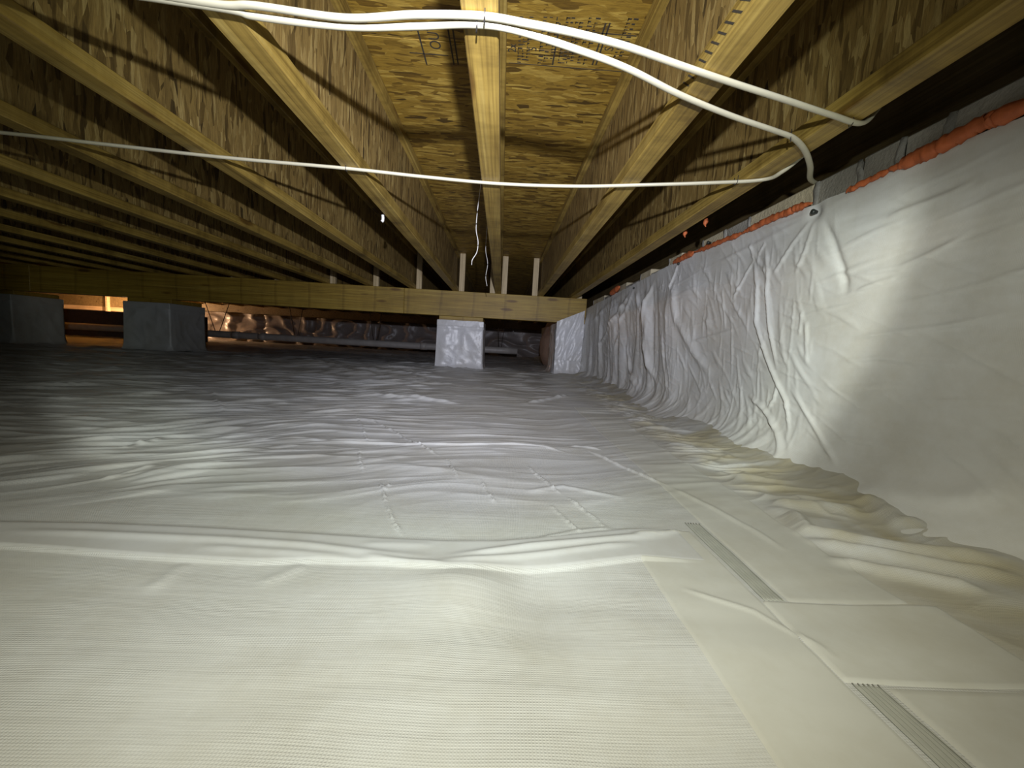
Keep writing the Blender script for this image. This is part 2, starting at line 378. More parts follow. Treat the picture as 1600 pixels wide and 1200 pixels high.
# ================================================================== the floor
JB = CZ+.489            # underside of the joists
JD = .356               # joist depth
ST = JB+JD              # underside of the subfloor
FL = [(p) for p in ()]
def fpx(pts, z=.005): return [onZ(x, y, z)[:2] for x, y in pts]
def cosp(lo, hi, step): return np.arange(lo, hi-1e-9, step)
def grow(a, b, s0, k):
    out = [a]; s = s0
    while out[-1] < b: s *= k; out.append(out[-1]+s)
    return np.array(out[1:])
def fbase(X, Y):
    """the liner's height, without the seam step and the drawn creases"""
    Z = .030*sst(1.2, 4.0, Y)+.02*sst(4.0, 8, Y)
    Z = Z+.010*pn(X/.9+3, Y/.8+1, 1)*sst(.5, 1.2, Y)
    wx = X+.10*pn(X/.35, Y/.35, 2); wy = Y+.07*pn(X/.4+9, Y/.4, 3)
    # long soft wrinkles lying across the sheet, a little askew
    t = wy-(.14+.16*sst(-.1, -.9, X)*sst(-3.5, -1.2, X))*wx
    left = .45+.55*sst(.3, -.5, X)
    r1 = 1-np.abs(pn(wx/.62, t/.105, 4))*1.8
    r2 = 1-np.abs(pn(wx/.40+5, t/.060+2, 5))*1.8
    r3 = pn(wx/.8+15, t/.20+2, 6)
    amp = sst(.57, .80, Y); wl = sst(-.15, -.6, X)
    Z = Z+amp*(.25+wl)*(.010*np.clip(pn(wx/.30+7, (t-.25*wx)/.050+4, 17)-.12, 0, 1)+.006*np.clip(pn(wx/.16+1, (t-.15*wx)/.026+9, 18)-.15, 0, 1))
    Z = Z+amp*left*(.0052*np.clip(r1, -.2, 1)**2+.0022*np.clip(r2, -.2, 1)**2)+amp*.006*r3
    # rougher lie further off
    far = sst(1.7, 3.2, Y)
    Z = Z+far*(.012*np.clip(1-np.abs(pn(wx/.5+2, wy/.22+7, 8))*2, -.1, 1)**2+.006*pn(wx/.2, wy/.12, 9))
    # smooth swells close to the lens
    near = 1-sst(.45, .56, Y)
    Z = Z+near*(.004*pn(X/.22+4, Y/.5, 10)+.0012*pn(X/.3+1, wy/.05, 11))
    Z = Z+.010*np.exp(-((X+.03)/.055)**2-((Y-.45)/.05)**2)*near-.008*np.exp(-((X-.06)/.05)**2-((Y-.44)/.07)**2)*near
    # gathered slack along the foot of the wall
    g = np.exp(-((X-.60)/.075)**2)*sst(.62, .85, Y)*(1-.6*sst(2.2, 3.5, Y))
    gx = X+.02*pn(X/.08, Y/.08, 12); gy = Y+.10*X+.02*pn(X/.09+7, Y/.09, 13)
    Z = Z+g*(.010*np.clip(1-np.abs(pn(gx/.11, gy/.05, 14))*2, -.1, 1)**2+.004)
    g2 = sst(.42, .6, X)
    Z = Z+g2*(.006*pn(gx/.13+3, gy/.22, 15)+.0022*np.clip(1-np.abs(pn(gx/.18+1, gy/.07+4, 16))*2, 0, 1)**2)
    Z = Z+.055*np.clip((X-.60)/.22, 0, 1.2)**2
    return Z
SEAM_LO = np.array(fpx([(0, 852), (130, 861), (260, 868), (400, 875), (500, 874), (600, 879), (690, 889), (760, 886), (830, 884), (900, 880), (1000, 870)]))
SEAM_UP = np.array(fpx([(0, 812), (150, 814), (300, 820), (480, 830), (600, 838), (700, 842), (780, 842), (860, 836), (930, 828), (1000, 822), (1090, 822)]))
def ylo(x): return np.interp(x, SEAM_LO[:, 0], SEAM_LO[:, 1])
def yup(x): return np.interp(x, SEAM_UP[:, 0], SEAM_UP[:, 1])
CREASES = [  # drawn creases: pixels on the liner, height, half-width
 ([(553, 645), (566, 665), (576, 690)], .0030, .0028), ([(562, 700), (562, 720), (570, 737)], .003, .0028),
 ([(573, 652), (618, 673), (660, 697), (697, 715)], .0032, .0026), ([(697, 716), (708, 732), (717, 748)], .003, .0026),
 ([(594, 748), (600, 770), (607, 792), (618, 815), (633, 838)], .0032, .0024), ([(600, 762), (612, 752)], .003, .0024),
 ([(751, 748), (764, 768), (776, 783)], .0026, .0023), ([(822, 722), (836, 738), (868, 763), (880, 772)], .0032, .0024),
 ([(886, 773), (912, 792), (930, 805), (951, 824)], .0032, .0024), ([(860, 785), (875, 798), (893, 815), (911, 831)], .0030, .0023),
 ([(480, 684), (560, 690), (640, 694), (720, 696), (800, 695), (850, 700), (892, 709)], .0055, .0055),
 ([(890, 697), (940, 702)], .004, .006), ([(918, 703), (950, 717), (985, 733), (1046, 760)], .0055, .0038),
 ([(1046, 760), (1120, 795), (1180, 826), (1230, 858)], .003, .006),
 ([(560, 622), (600, 622), (650, 625), (720, 633)], .014, .018), ([(815, 634), (850, 628), (890, 620)], .010, .014),
 ([(330, 612), (340, 628), (352, 645)], .005, .006), ([(190, 700), (225, 690), (258, 680)], .005, .006),
 ([(150, 750), (200, 738), (250, 726)], .003, .005), ([(820, 765), (880, 758), (930, 768), (975, 776)], .003, .008),
 # folds near the right wall
 ([(1200, 792), (1238, 806), (1262, 830), (1330, 846), (1440, 866), (1600, 898)], .016, .017),
 ([(1250, 838), (1330, 858), (1440, 880), (1600, 915)], .012, .012),
 ([(1290, 868), (1360, 885), (1450, 903), (1545, 925)], .011, .012),
 ([(1060, 912), (1110, 930), (1179, 951), (1235, 982), (1275, 1003), (1316, 1032)], .0020, .0035),
 ([(1205, 788), (1290, 795), (1350, 802)], .012, .016), ([(1330, 785), (1370, 800), (1400, 822), (1460, 840)], .010, .016),
 ([(400, 905), (440, 893), (480, 876)], .0018, .010), ([(230, 915), (262, 893), (290, 872)], .0018, .010),
]
SEAMFOLDS = [([(0, 829), (200, 836), (350, 842), (480, 851), (600, 866), (690, 874)], .0045, .008),
 ([(690, 872), (760, 862), (830, 852), (900, 846), (990, 838), (1060, 830)], .0060, .007),
 ([(680, 880), (760, 873), (850, 864), (950, 852), (1000, 848)], .0050, .006),
 ([(300, 852), (450, 862), (560, 872)], .003, .007), ([(840, 838), (900, 826), (960, 820)], .004, .006),
 ([(985, 834), (1030, 832), (1065, 825)], .006, .004), ([(560, 868), (640, 880), (700, 886)], .004, .006),
 ([(560, 850), (620, 850), (680, 852)], .002, .008)]
def floor_z(X, Y):
    Z = fbase(X, Y)
    band = sst(ylo(X)-.0022, ylo(X)+.0012, Y)*(1-sst(yup(X)-.01, yup(X)+.012, Y))*(1-sst(.20, .30, X))*sst(-2.0, -1.2, X)
    Z = Z+.0038*band
    for p, h, s in CREASES: ridge(X, Y, Z, fpx(p), h, s, True, s < .0030)
    for p, h, s in SEAMFOLDS: ridge(X, Y, Z, fpx(p), h*.62, s)
    return Z
xs = np.concatenate([(-.70-grow(0, 9.05, .0035, 1.026))[::-1], cosp(-.70, .62, .0031), cosp(.62, .84, .0045), [.86, .9, .95]])
ys = np.concatenate([cosp(-1.6, .2, .03), cosp(.2, .44, .004), cosp(.44, 1.25, .0024), cosp(1.25, 1.6, .0042), cosp(1.6, 2.6, .0065), cosp(2.6, 4.4, .012), cosp(4.4, 9.4, .05)])
GX, GY = np.meshgrid(xs, ys)
GZ = floor_z(GX, GY)
floor = struct(link('floor', grid('floor', np.stack([GX, GY, GZ], -1)), M_FLOOR))
floor['label'] = 'wrinkled white plastic liner covering the crawl space ground'

def strip(name, xa, xb, ya, yb, mat, lift, n=(40, 40), parent=floor):
    """a strip of film lying on the liner, following its shape; xa..yb may be callables"""
    u = np.linspace(0, 1, n[0]); v = np.linspace(0, 1, n[1]); U, V = np.meshgrid(u, v)
    P = np.zeros(U.shape+(3,))
    ax = xa(U, V) if callable(xa) else xa+(xb-xa)*U
    ay = ya(U, V) if callable(ya) else ya+(yb-ya)*V
    edge = np.minimum(np.minimum(U, 1-U)*n[0], np.minimum(V, 1-V)*n[1])
    P[..., 0] = ax; P[..., 1] = ay; P[..., 2] = floor_z(ax, ay)+lift*np.clip(edge/1.0, 0, 1)-.0004*(edge < .5)
    return link(name, grid(name, P), mat, parent)
# seam tape lying across, the strips running towards the camera, their patches and the bare woven strips
def _x(U, V): return -1.5+(.30+1.5)*U
strip('seam_tape', _x, None, lambda U, V: (ylo(_x(U, V))+.0015)+(yup(_x(U, V))-ylo(_x(U, V))-.002)*V, None, M_TAPE, .0012, (420, 26))
strip('long_tape', .205, .318, .16, .625, M_TAPE2, .0011, (40, 150))
strip('long_tape', .352, .50, .445, 1.9, M_TAPE2, .0011, (44, 300))
strip('tape_patch', .318, .53, .327, .445, M_TAPE2, .0019, (60, 40))
strip('tape_patch', .352, .62, .12, .325, M_TAPE2, .0013, (60, 50))
for (y0, y1) in ((.445, .655), (.16, .326)):
    s = strip('woven_strip', .322, .349, y0, y1, M_SCRIM, .0008, (8, 90))
    for k in range(6):
        x = .3235+.0048*k
        pts = [(x+.0006*math.sin(40*y+k), y, float(floor_z(np.array([x]), np.array([y]))[0])+.0012) for y in np.linspace(y0, y1, 40)]
        link('thread', sweep('thread', pts, .0006, .0005, 5), M_SCRIM, s)

# ================================================================== subfloor
ceiling = struct(empty('ceiling', (0, 0, ST)))
ceiling['label'] = 'underside of the strand board subfloor'
px0, py0 = -9.4, -2.41
row = 0; y = py0
while y < 9.3:
    x = px0-(1.22 if row % 2 else 0)
    while x < 1.2:
        link('subfloor_panel', bpy.data.meshes.get('subfloor_panel') or box(.0015, 2.4365, .0015, 1.2175, 0, .018, .001, 'subfloor_panel'), M_SUB, ceiling, (x, y, 0))
        x += 2.44
    y += 1.22; row += 1
# ink stamp on the panel beside the middle joist
def stamp_text(s, size, X, Y):
    cu = bpy.data.curves.new('stamp', 'FONT'); cu.body = s; cu.size = size; cu.extrude = .0002
    t = bpy.data.objects.new('stamp', cu); COL.objects.link(t)
    me = bpy.data.meshes.new_from_object(t.evaluated_get(bpy.context.evaluated_depsgraph_get()))
    COL.objects.unlink(t); bpy.data.objects.remove(t); me.name = 'stamp_lettering'; me.materials.clear()
    o = link('stamp_lettering', me, M_INK, ceiling)
    o.matrix_local = Matrix(((0, -1, 0, X), (-1, 0, 0, Y), (0, 0, -1, -.0003), (0, 0, 0, 1)))
def stamp_bar(x0, x1, y0, y1): return box(x0, x1, y0, y1, -.0006, .0002)
P = lambda x, y: onZ(x, y, ST)
a = P(690, 78); stamp_text('OUT', .045, a[0], a[1])
a = P(806, 82); stamp_text('2x', .034, a[0], a[1])
a = P(838, 80); stamp_text('5', .034, a[0], a[1])
a = P(957, 80); stamp_text('S', .036, a[0], a[1])
bars = []; rs = random.Random(3)
for cxp in (813, 820, 827, 847, 856, 866, 880, 887, 894, 900, 912, 922, 968, 976):   # columns of small print too fine to read
    a = P(cxp, 70+.2*(cxp-813)*.1); yy = a[1]-.10
    while yy < a[1]+.07:
        l = rs.uniform(.004, .011)
        if rs.random() < .8: bars.append(stamp_bar(a[0]-.006, a[0]+rs.uniform(.000, .008), yy, yy+l*.45))
        if rs.random() < .6: bars.append(stamp_bar(a[0]-.006, a[0]-.0035, yy, yy+l))
        yy += l+.006
for cxp in (868, 934, 940, 660, 705, 712): a = P(cxp, 75); bars.append(stamp_bar(a[0]-.0022, a[0]+.0022, a[1]-.09, a[1]+.07))
a = P(640, 82); b = P(700, 84); bars.append(stamp_bar(a[0], b[0], a[1]-.0015, a[1]+.0015))
a = P(795, 98); b = P(990, 98); bars.append(stamp_bar(a[0], b[0], a[1]-.0012, a[1]+.0012))
a = P(795, 40); b = P(1000, 44); bars.append(stamp_bar(a[0], b[0], a[1]-.0015, a[1]+.0015))
fine = link('stamp_print', join('stamp_print', bars), M_INK, ceiling); fine['kind'] = 'stuff'

# ================================================================== I-joists
XC, SP, FW, FH = -.059, .406, .0554, .038
YA, YB = -1.5, 9.2
me_fl = box(-FW/2, FW/2, YA, YB, 0, FH, .0022, 'flange')
def web_mesh(y0, y1): return box(-.0052, .0052, y0, y1, FH-.004, JD-FH+.004, .0006, 'web_panel')
seam2 = onX(309, 200, XC-2*SP)[1]
WEB_LEN = 2.42
me_web = box(-.0052, .0052, .0012, WEB_LEN-.0012, FH-.004, JD-FH+.004, .0006, 'web_panel')
jlabels = {1: 'wooden I-joist next right of the one above the central pier',
 0: 'wooden I-joist straight overhead, running to the central white pier'}
ordinal = ['', 'first', 'second', 'third', 'fourth', 'fifth', 'sixth', 'seventh', 'eighth', 'ninth', 'tenth', 'eleventh', 'twelfth', 'thirteenth', 'fourteenth', 'fifteenth']
JX = {}
for k in range(-15, 3):
    X = XC+SP*k-(.084 if k == 2 else 0); JX[k] = X
    j = empty('floor_joist', (X, 0, JB))
    lab = jlabels.get(k) or ('wooden I-joist closest to the block wall, three cables reach it' if k == 2 else '%s wooden I-joist to the left of the joist straight overhead' % ordinal[-k])
    tag(j, lab, 'joist', 'parallel floor joists')
    link('bottom_flange', me_fl, M_FLANGE, j)
    link('top_flange', me_fl, M_FLANGE, j, (0, 0, JD-FH))
    off = {-2: seam2, 2: onX(1067, 300, X)[1], -1: onX(565, 150, X)[1]}.get(k, random.uniform(0, WEB_LEN)); off -= WEB_LEN*math.ceil((off-YA)/WEB_LEN)
    y = off
    while y < YB:
        y0, y1 = max(y, YA), min(y+WEB_LEN, YB)
        if y1-y0 > WEB_LEN-.01: link('web_panel', me_web, M_WEB, j, (0, y, 0))
        elif y1-y0 > .02: link('web_panel', web_mesh(y0, y1), M_WEB, j)
        y += WEB_LEN
    if k == 1:   # slanted ink strokes stencilled on the flange side
        st = []
        for q in range(14):
            y0 = .52+.021*q; xf = -FW/2-.0003
            st.append(pydata('s', [(xf, y0, .006), (xf, y0+.005, .006), (xf, y0+.034, .030), (xf, y0+.029, .030)], [(0, 1, 2, 3)]))
        s = link('stencil_strokes', join('stencil_strokes', st), M_INK, j); s['label'] = 'slanted black ink strokes'
# little plastic clip under the edge of the first joist to the left
p = onZ(598, 340, JB-.006)
clip = link('cable_clip', sweep('cable_clip', catmull([(0, 0, .010), (.001, 0, .0), (.0, .002, -.010), (-.003, .0, -.016)], 4), .006, .006, 8, None), M_WIRE, None, tuple(p))
tag(clip, 'tiny white plastic clip on the edge of a joist', 'clip')

# ================================================================== beam across, squash blocks on it
BY0, BY1, BZ0 = 3.985, 4.10, JB-.238
beam = tag(empty('support_beam', (0, BY0, BZ0)), 'long yellow wooden beam spanning under the joists on piers', 'beam')
cuts = [[-7.9, -4.4, -.95, .80], [-7.9, -5.6, -2.4, .80], [-7.9, -3.6, -.4, .80]]
for p_ in range(3):
    for a, b in zip(cuts[p_][:-1], cuts[p_][1:]):
        link('beam_board', box(a+.0008, b-.0008, p_*.0385, p_*.0385+.0378, 0, JB-BZ0, .0025, 'beam_board'), M_BEAM, beam)
sqx = [(897, 465, 'wooden squash block on the beam beside the joist nearest the block wall'), (841, 461, 'pale wooden squash block left of the joist next to the overhead one'),
       (786, 457, 'pale wooden squash block just right of the overhead joist'), (770, 457, 'short-looking wooden squash block just left of the overhead joist'),
       (717, 454, 'tall pale squash block on the beam above the central pier'), (650, 448, 'wooden squash block beside the second joist left of overhead'),
       (582, 443, 'wooden squash block beside the third joist left of overhead'), (513, 440, 'wooden squash block beside the fourth joist left of overhead'),
       (440, 432, 'wooden squash block beside the fifth joist left of overhead'), (372, 428, 'wooden squash block beside the sixth joist left of overhead')]
for (x, y, lab) in sqx:
    X = onY(x, y, BY0+.01)[0]
    for jx in JX.values():      # keep clear of the flange
        if abs(X-jx) < FW/2+.027: X = jx+math.copysign(FW/2+.0275, X-jx)
    b = link('squash_block', box(-.026, .026, 0, .038, 0, JD-.001, .002, 'squash_block'), M_STUD, None, (X, BY0+.006, JB))
    b.rotation_euler = (0, 0, 0)
    tag(b, lab, 'wood block', 'squash blocks standing on the beam')

# ================================================================== wrapped piers
def wrapped(name, x0, x1, y0, y1, z0, z1, mat, amp, flare, seed, parent=None, per=28, hz=34, ztop=None):
    """plastic-wrapped block pier: four walls as one wrinkled sheet, skirt flaring at the foot"""
    c = []
    for k in range(per): c.append((x0+(x1-x0)*k/per, y0, 0, -1))
    for k in range(per): c.append((x1, y0+(y1-y0)*k/per, 1, 0))
    for k in range(per): c.append((x1-(x1-x0)*k/per, y1, 0, 1))
    for k in range(per+1): c.append((x0, y1-(y1-y0)*k/per, -1, 0))
    c = np.array(c); v = np.linspace(0, 1, hz)
    per_i = np.arange(len(c)); 
    P = np.zeros((hz, len(c), 3))
    U, V = np.meshgrid(per_i/per, v)
    d = amp*(pn(U*3.1+seed, V*3.2, 20+seed)+.7*np.clip(1-np.abs(pn(U*4+V*3+seed, V*2.1-U*2, 21+seed))*2.2, 0, 1)**2)
    lim = np.minimum((U % 1), 1-(U % 1)); d = d*np.clip(lim*9, 0, 1)
    d = d+flare*np.exp(-V/.05)+.006*np.exp(-((V-.86)/.02)**2)
    cx, cy = (x0+x1)/2, (y0+y1)/2
    tw = .02*(1-V)
    zt = z1 if ztop is None else ztop
    P[..., 0] = c[:, 0]+c[:, 2]*d+(c[:, 0]-cx)*tw*2; P[..., 1] = c[:, 1]+c[:, 3]*d
    if callable(zt): P[..., 2] = z0+(zt(P[..., 0])-z0)*V
    else: P[..., 2] = z0+(z1-z0)*V
    # close seam
    P[:, -1] = P[:, 0]
    return link(name, grid(name, P), mat, parent)
def pier(x0, x1, y0, y1, zf, label, mat, seed):
    e = tag(empty('block_pier', ((x0+x1)/2, (y0+y1)/2, zf)), label, 'pier')
    cx, cy = (x0+x1)/2, (y0+y1)/2; X0, X1, Y0, Y1 = x0-cx, x1-cx, y0-cy, y1-cy; top = BZ0-.038-zf
    wrapped('plastic_wrap', X0, X1, Y0, Y1, -.012, top, mat, .007, .03, seed, e)
    link('core', box(X0+.02, X1-.02, Y0+.02, Y1-.02, -.02, top+.001), M_BRICK, e)
    link('cap_plate', box(X0+.01, X1-.005, Y0+.03, Y1-.03, top+.001, BZ0-zf, .002), M_BEAM, e)
    # taped hem around the top
    h = .055
    link('tape_hem', box(X0-.004, X1+.004, Y0-.004, Y1+.004, top-h, top-.002, .003), mat, e)
    return e
pier(-.625, -.185, BY0-.005, BY0+.43, .035, 'bright white plastic wrapped pier under the middle of the beam', M_WRAP, 1)
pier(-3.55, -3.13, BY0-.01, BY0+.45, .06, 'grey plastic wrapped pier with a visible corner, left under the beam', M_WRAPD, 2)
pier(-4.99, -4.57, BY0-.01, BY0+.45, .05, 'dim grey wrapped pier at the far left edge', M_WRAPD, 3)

# pilaster against the right wall, carrying the beam end
pil = tag(empty('wall_pilaster', (.65, BY0+.1, .07)), 'white plastic wrapped pilaster in the corner under the beam end', 'pilaster')
wrapped('plastic_wrap', -.125, .17, -.12, .42, -.05, BZ0-.07, M_WRAP, .011, .05, 7, pil, 30, 40, ztop=lambda X: (BZ0-.07-.005)+np.clip(X+.125, 0, 1)*.0)
# upper flap of the wrap, lapped over the beam end
n_ = 26; U, V = np.meshgrid(np.linspace(0, 1, n_), np.linspace(0, 1, n_))
Pf = np.zeros((n_, n_, 3)); Pf[..., 0] = -.132+.262*U; topz = (BZ0-.07)+.005+.118*U
Pf[..., 1] = -.126-.012*np.clip(1-np.abs(pn(U*5-V*3, V*2, 33))*2, 0, 1); Pf[..., 2] = .10+(topz-.10)*V
link('wrap_flap', grid('wrap_flap', Pf), M_WRAP, pil)
# brown sheet bulging behind it
nb = 40; U, V = np.meshgrid(np.linspace(0, 1, nb), np.linspace(0, 1, nb))
Pb = np.zeros((nb, nb, 3)); bul = .30*np.sin(np.pi*np.clip(U, 0, 1))**.7
Pb[..., 1] = 4.55+1.5*U; Pb[..., 0] = .80-bul*(.72+.28*np.sin(np.pi*V*.9+.3))+.02*pn(U*5, V*3, 40); Pb[..., 2] = .05+.56*V
sh = link('insulation_bulge', grid('insulation_bulge', Pb), M_BROWN)
tag(sh, 'brownish plastic covered bulge behind the corner pilaster', 'plastic sheet')

# ================================================================== right wall: masonry, liner, foam
WX = .80
wall = struct(link('wall_right', box(WX+.022, 1.02, -1.5, 9.2, -.1, JB-.092), M_CONC))
wall['label'] = 'concrete block wall behind the plastic liner'
joints = [onX(x, y, WX+.02)[1] for x, y in ((1485, 175), (1409, 219), (1343, 260), (1274, 290))]
edges = [-.16, .0, .13, .26, .39, .52, .64]+joints[:1][::-1]
edges = sorted([-.3, -.15, 0, .15, .29, .42, .55, .67]+joints+[joints[3]+.30])
yb = edges[-1]
blocks = [(a, b, JB-.002, None) for a, b in zip(edges[:-1], edges[1:])]
for dy, top, m_ in ((.15, JB-.004, 0), (.17, JB-.004, 1), (.20, JB-.026, 0), (.15, JB-.006, 1), (.24, JB-.036, 0), (.18, JB-.010, 1), (.28, JB-.040, 0), (.26, JB-.016, 1), (.34, JB-.046, 0), (.4, JB-.03, 1)):
    blocks.append((yb, yb+dy, top, m_)); yb += dy
for i, (a, b, top, m_) in enumerate(blocks):
    mat = M_BRICKLIT if (m_ == 1 or (m_ is None and i == len(edges)-2)) else M_BRICK
    link('brick', box(WX+.020+.004*random.random(), 1.0, a+.006, b-.006, JB-.095, top-.004*random.random(), .004, 'brick'), mat, wall)
    # mortar joint, smeared proud of the face here and there
    w_ = random.uniform(.010, .018)
    pts = [(WX+.0245-random.uniform(0, .003), b+random.uniform(-.005, .005), z) for z in np.linspace(JB-.1, top-.004, 6)]
    link('mortar_joint', sweep('mortar_joint', pts, .003, .010, 7, [random.uniform(.7, 1.25) for _ in pts], (0, 1, 0)), M_MORTAR, wall)
# sill and rim board on the outer edge of the wall
rim = struct(link('trim_1', box(1.02, 1.06, -1.5, 9.2, JB-.1, ST), M_RIM)); rim['label'] = 'dark rim board above the block wall'

# liner on the wall
def zl(y):  # top edge of the liner
    return CZ+np.interp(y, [-.5, .60, .66, 1.10, 1.4, 1.93, 2.6, 3.4, 4.0], [.40, .404, .406, .418, .432, .440, .425, .41, .40])
wy = np.concatenate([cosp(-.9, .45, .02), cosp(.45, 2.1, .0040), cosp(2.1, 4.02, .0085)])
wt = np.linspace(0, 1, 230)
WY, WT = np.meshgrid(wy, wt)
ZT = zl(WY)+.004*pn(WY/.06, WY*0+.5, 50); ZB = -.02
WZ = ZB+(ZT-ZB)*WT
D = np.zeros_like(WY)
D += .012*pn(WY/.55+2, WZ/.5, 51)
far = sst(1.5, 2.2, WY)
sy = WY-.35*(WZ-.4)*far+.02*pn(WY/.25, WZ/.3, 52)
D += far*.020*np.clip(pn(sy/.15, WZ/.8+3, 53)+.25, 0, 1)*1.5*sst(.70, .5, WZ)
D += far*.010*np.clip(pn(sy/.06, WZ/.35+3, 54)-.05, 0, 1)
dg = WY+.6*WZ
mid = sst(.95, 1.1, WY)
def folds(a, l, wdt, ang, seed, thr=.25):
    ca, sa = math.cos(ang), math.sin(ang); wob = .25*wdt*pn(WY/.11+seed, WZ/.11, 62)
    n = pn((WY*ca+WZ*sa)/l+seed*3.1, (WZ*ca-WY*sa+wob)/wdt+seed, seed); return a*np.clip(n-thr, 0, 1)**1.2
D += mid*(folds(.0070, .20, .030, 1.15, 63)+folds(.0070, .16, .024, .75, 64)+folds(.0045, .12, .018, 1.45, 65)+folds(.0045, .10, .015, .25, 66))
D += (1-.6*mid)*(folds(.006, .30, .020, -.12, 67, .3)+folds(.005, .22, .016, .45, 68, .35))
D += .0030*pn(WY/.22+.5*WZ, WZ/.2, 56)
D += (1-mid)*.0016*pn(WY/.3, WZ/.018, 57)
def wpx(p): return [onX(x, y, WX)[1:] for x, y in p]
WALLFOLDS = [([(1173, 407), (1182, 447), (1180, 503), (1197, 557), (1217, 600), (1230, 627), (1236, 670), (1238, 692)], .010, .0060),
 ([(1190, 383), (1198, 423), (1197, 460), (1200, 500), (1207, 537), (1216, 580)], .0080, .0055),
 ([(1167, 617), (1193, 637), (1213, 663), (1233, 697), (1253, 732)], .011, .0065), ([(1216, 600), (1210, 625), (1200, 640)], .006, .005),
 ([(1173, 407), (1168, 380)], .006, .005), ([(1180, 398), (1192, 378)], .006, .005), ([(1173, 405), (1155, 440), (1140, 470)], .005, .006),
 ([(1282, 340), (1296, 375), (1310, 415), (1322, 462)], -.0075, .010), ([(1268, 338), (1235, 380), (1205, 430)], .0055, .007),
 ([(1266, 336), (1215, 362), (1170, 385), (1120, 410)], .007, .008), ([(1262, 334), (1222, 348), (1180, 362)], .006, .006), ([(1270, 340), (1255, 390), (1240, 430)], .004, .007),
 ([(1280, 325), (1330, 305), (1400, 268), (1480, 232), (1600, 190)], .009, .010), ([(1300, 345), (1380, 325), (1450, 300), (1530, 275)], -.009, .012),
 ([(1380, 338), (1440, 315), (1520, 280)], .005, .006),
 ([(1330, 430), (1400, 418), (1440, 400), (1515, 360)], .0045, .006), ([(1335, 528), (1400, 518), (1470, 510), (1530, 500)], .004, .005),
 ([(1310, 565), (1370, 560), (1440, 568), (1510, 572)], .0035, .005), ([(1335, 455), (1370, 440), (1400, 432)], .003, .004),
 ([(1235, 605), (1262, 645), (1290, 690), (1320, 730)], .006, .006), ([(1260, 500), (1262, 540), (1264, 570)], .004, .006), ([(1253, 485), (1250, 525)], .003, .005),
 ([(1330, 790), (1400, 770), (1500, 780), (1600, 770)], .012, .02),
 ([(1125, 450), (1128, 485), (1130, 515)], .004, .005), ([(1080, 535), (1110, 525), (1145, 515)], .004, .006),
 ([(1058, 410), (1052, 440), (1050, 455)], .012, .010), ([(1055, 440), (1062, 500), (1090, 560), (1110, 590)], .012, .020),
 ([(1022, 432), (1012, 470), (1008, 520), (1018, 570), (1035, 610)], .016, .018), ([(1040, 520), (1042, 570), (1052, 620)], .008, .012),
 ([(990, 448), (960, 500), (935, 545)], .014, .020), ([(990, 448), (972, 500), (962, 550)], .010, .018), ([(990, 450), (1000, 500), (1010, 560)], .010, .018),
 ([(988, 447), (945, 480), (925, 505)], .010, .022), ([(978, 530), (985, 580), (1010, 620)], .012, .016)]
for p, h, s in WALLFOLDS: ridge(WY, WZ, D, wpx(p), h*.85, s, True)
# gathers along the foot
foot = np.exp(-np.clip(WZ-.02, 0, 1)/.07)*sst(.9, 1.1, WY)
D += foot*.011*np.clip(pn(WY/.035+.4*WZ/.05, WZ/.10, 58)-.1, 0, 1)
D += .15*np.exp(-np.clip(WZ-.005, 0, 1)/.038)*(.75+.5*pn(WY/.35, WY*0+.3, 61))
# lie closer to the wall along the fastened top, lip turned back
D *= (.25+.75*sst(0, .12, ZT-WZ))
D += .008
PIN = wpx([(1270, 331)])[0]
D -= .012*np.exp(-((WY-PIN[0])/.02)**2-((WZ-PIN[1])/.02)**2)
lin = tag(link('wall_liner', grid('wall_liner', np.stack([WX+.012-D, WY, WZ], -1), True), M_WALLINER), 'white plastic liner sheet hung on the right block wall', 'plastic sheet')
def disc_pin(y, z, r, d=.012):
    o = link('fastener_pin', sweep('fastener_pin', [(WX+.012, y, z), (WX+.0, y, z), (WX-.002, y, z), (WX-.005, y, z)], r, r, 12, [.5, 1, .95, .35], (0, 0, 1)), M_PIN, lin)
disc_pin(PIN[0], PIN[1], .0075)
for x, y in ((990, 450), (1060, 412), (1107, 371)):
    q = onX(x, y, WX)
    disc_pin(q[1], q[2] if x != 1107 else q[2]-.02, .007)

# orange foam squeezed out along the top edge of the liner
def foam(pts, rad, label, seed, grow_=1.0):
    rs = random.Random(seed); path = catmull(pts, 10); n = len(path)
    rr = [max(.15, (.85+.3*rs.random())*min(1, 5*min(i, n-1-i)/n+.25)) for i in range(n)]
    path = [p+np.array([rs.uniform(-.002, .002), 0, rs.uniform(-.0025, .0025)]) for p in path]
    o = link('foam_bead', sweep('foam_bead', path, rad*.8, rad, 9, rr), M_FOAM); tag(o, label, 'foam', 'orange foam along the liner edge'); return o
def fp(pts, dx=0): return [onX(x, y, WX+dx) for x, y in pts]
fpts = [np.array([WX+.004, .15, CZ+.425]), np.array([WX+.004, .40, CZ+.423])]+fp([(1600, 166), (1540, 190), (1480, 222), (1430, 246), (1390, 266)])
foam(fpts, .0145, 'thick orange foam bead on the nearest part of the liner edge', 1)
foam(fp([(1395, 264), (1365, 278), (1338, 292), (1322, 300)]), .0065, 'thin orange foam bead tapering off beside the bricks', 2)
foam(fp([(1268, 318), (1248, 324), (1230, 332), (1205, 342), (1180, 354), (1160, 364)]), .0095, 'lumpy orange foam bead below the tan block left of the pin', 3)
foam(fp([(1162, 364), (1140, 372), (1110, 384), (1085, 394)]), .0085, 'orange foam bead in the middle of the liner edge', 4)
foam(fp([(1085, 394), (1068, 402), (1052, 411)]), .0125, 'short orange foam bead ending at a pleat', 5)
foam(fp([(968, 448), (961, 454), (954, 459)]), .020, 'small orange foam lump near the far beam end', 6)
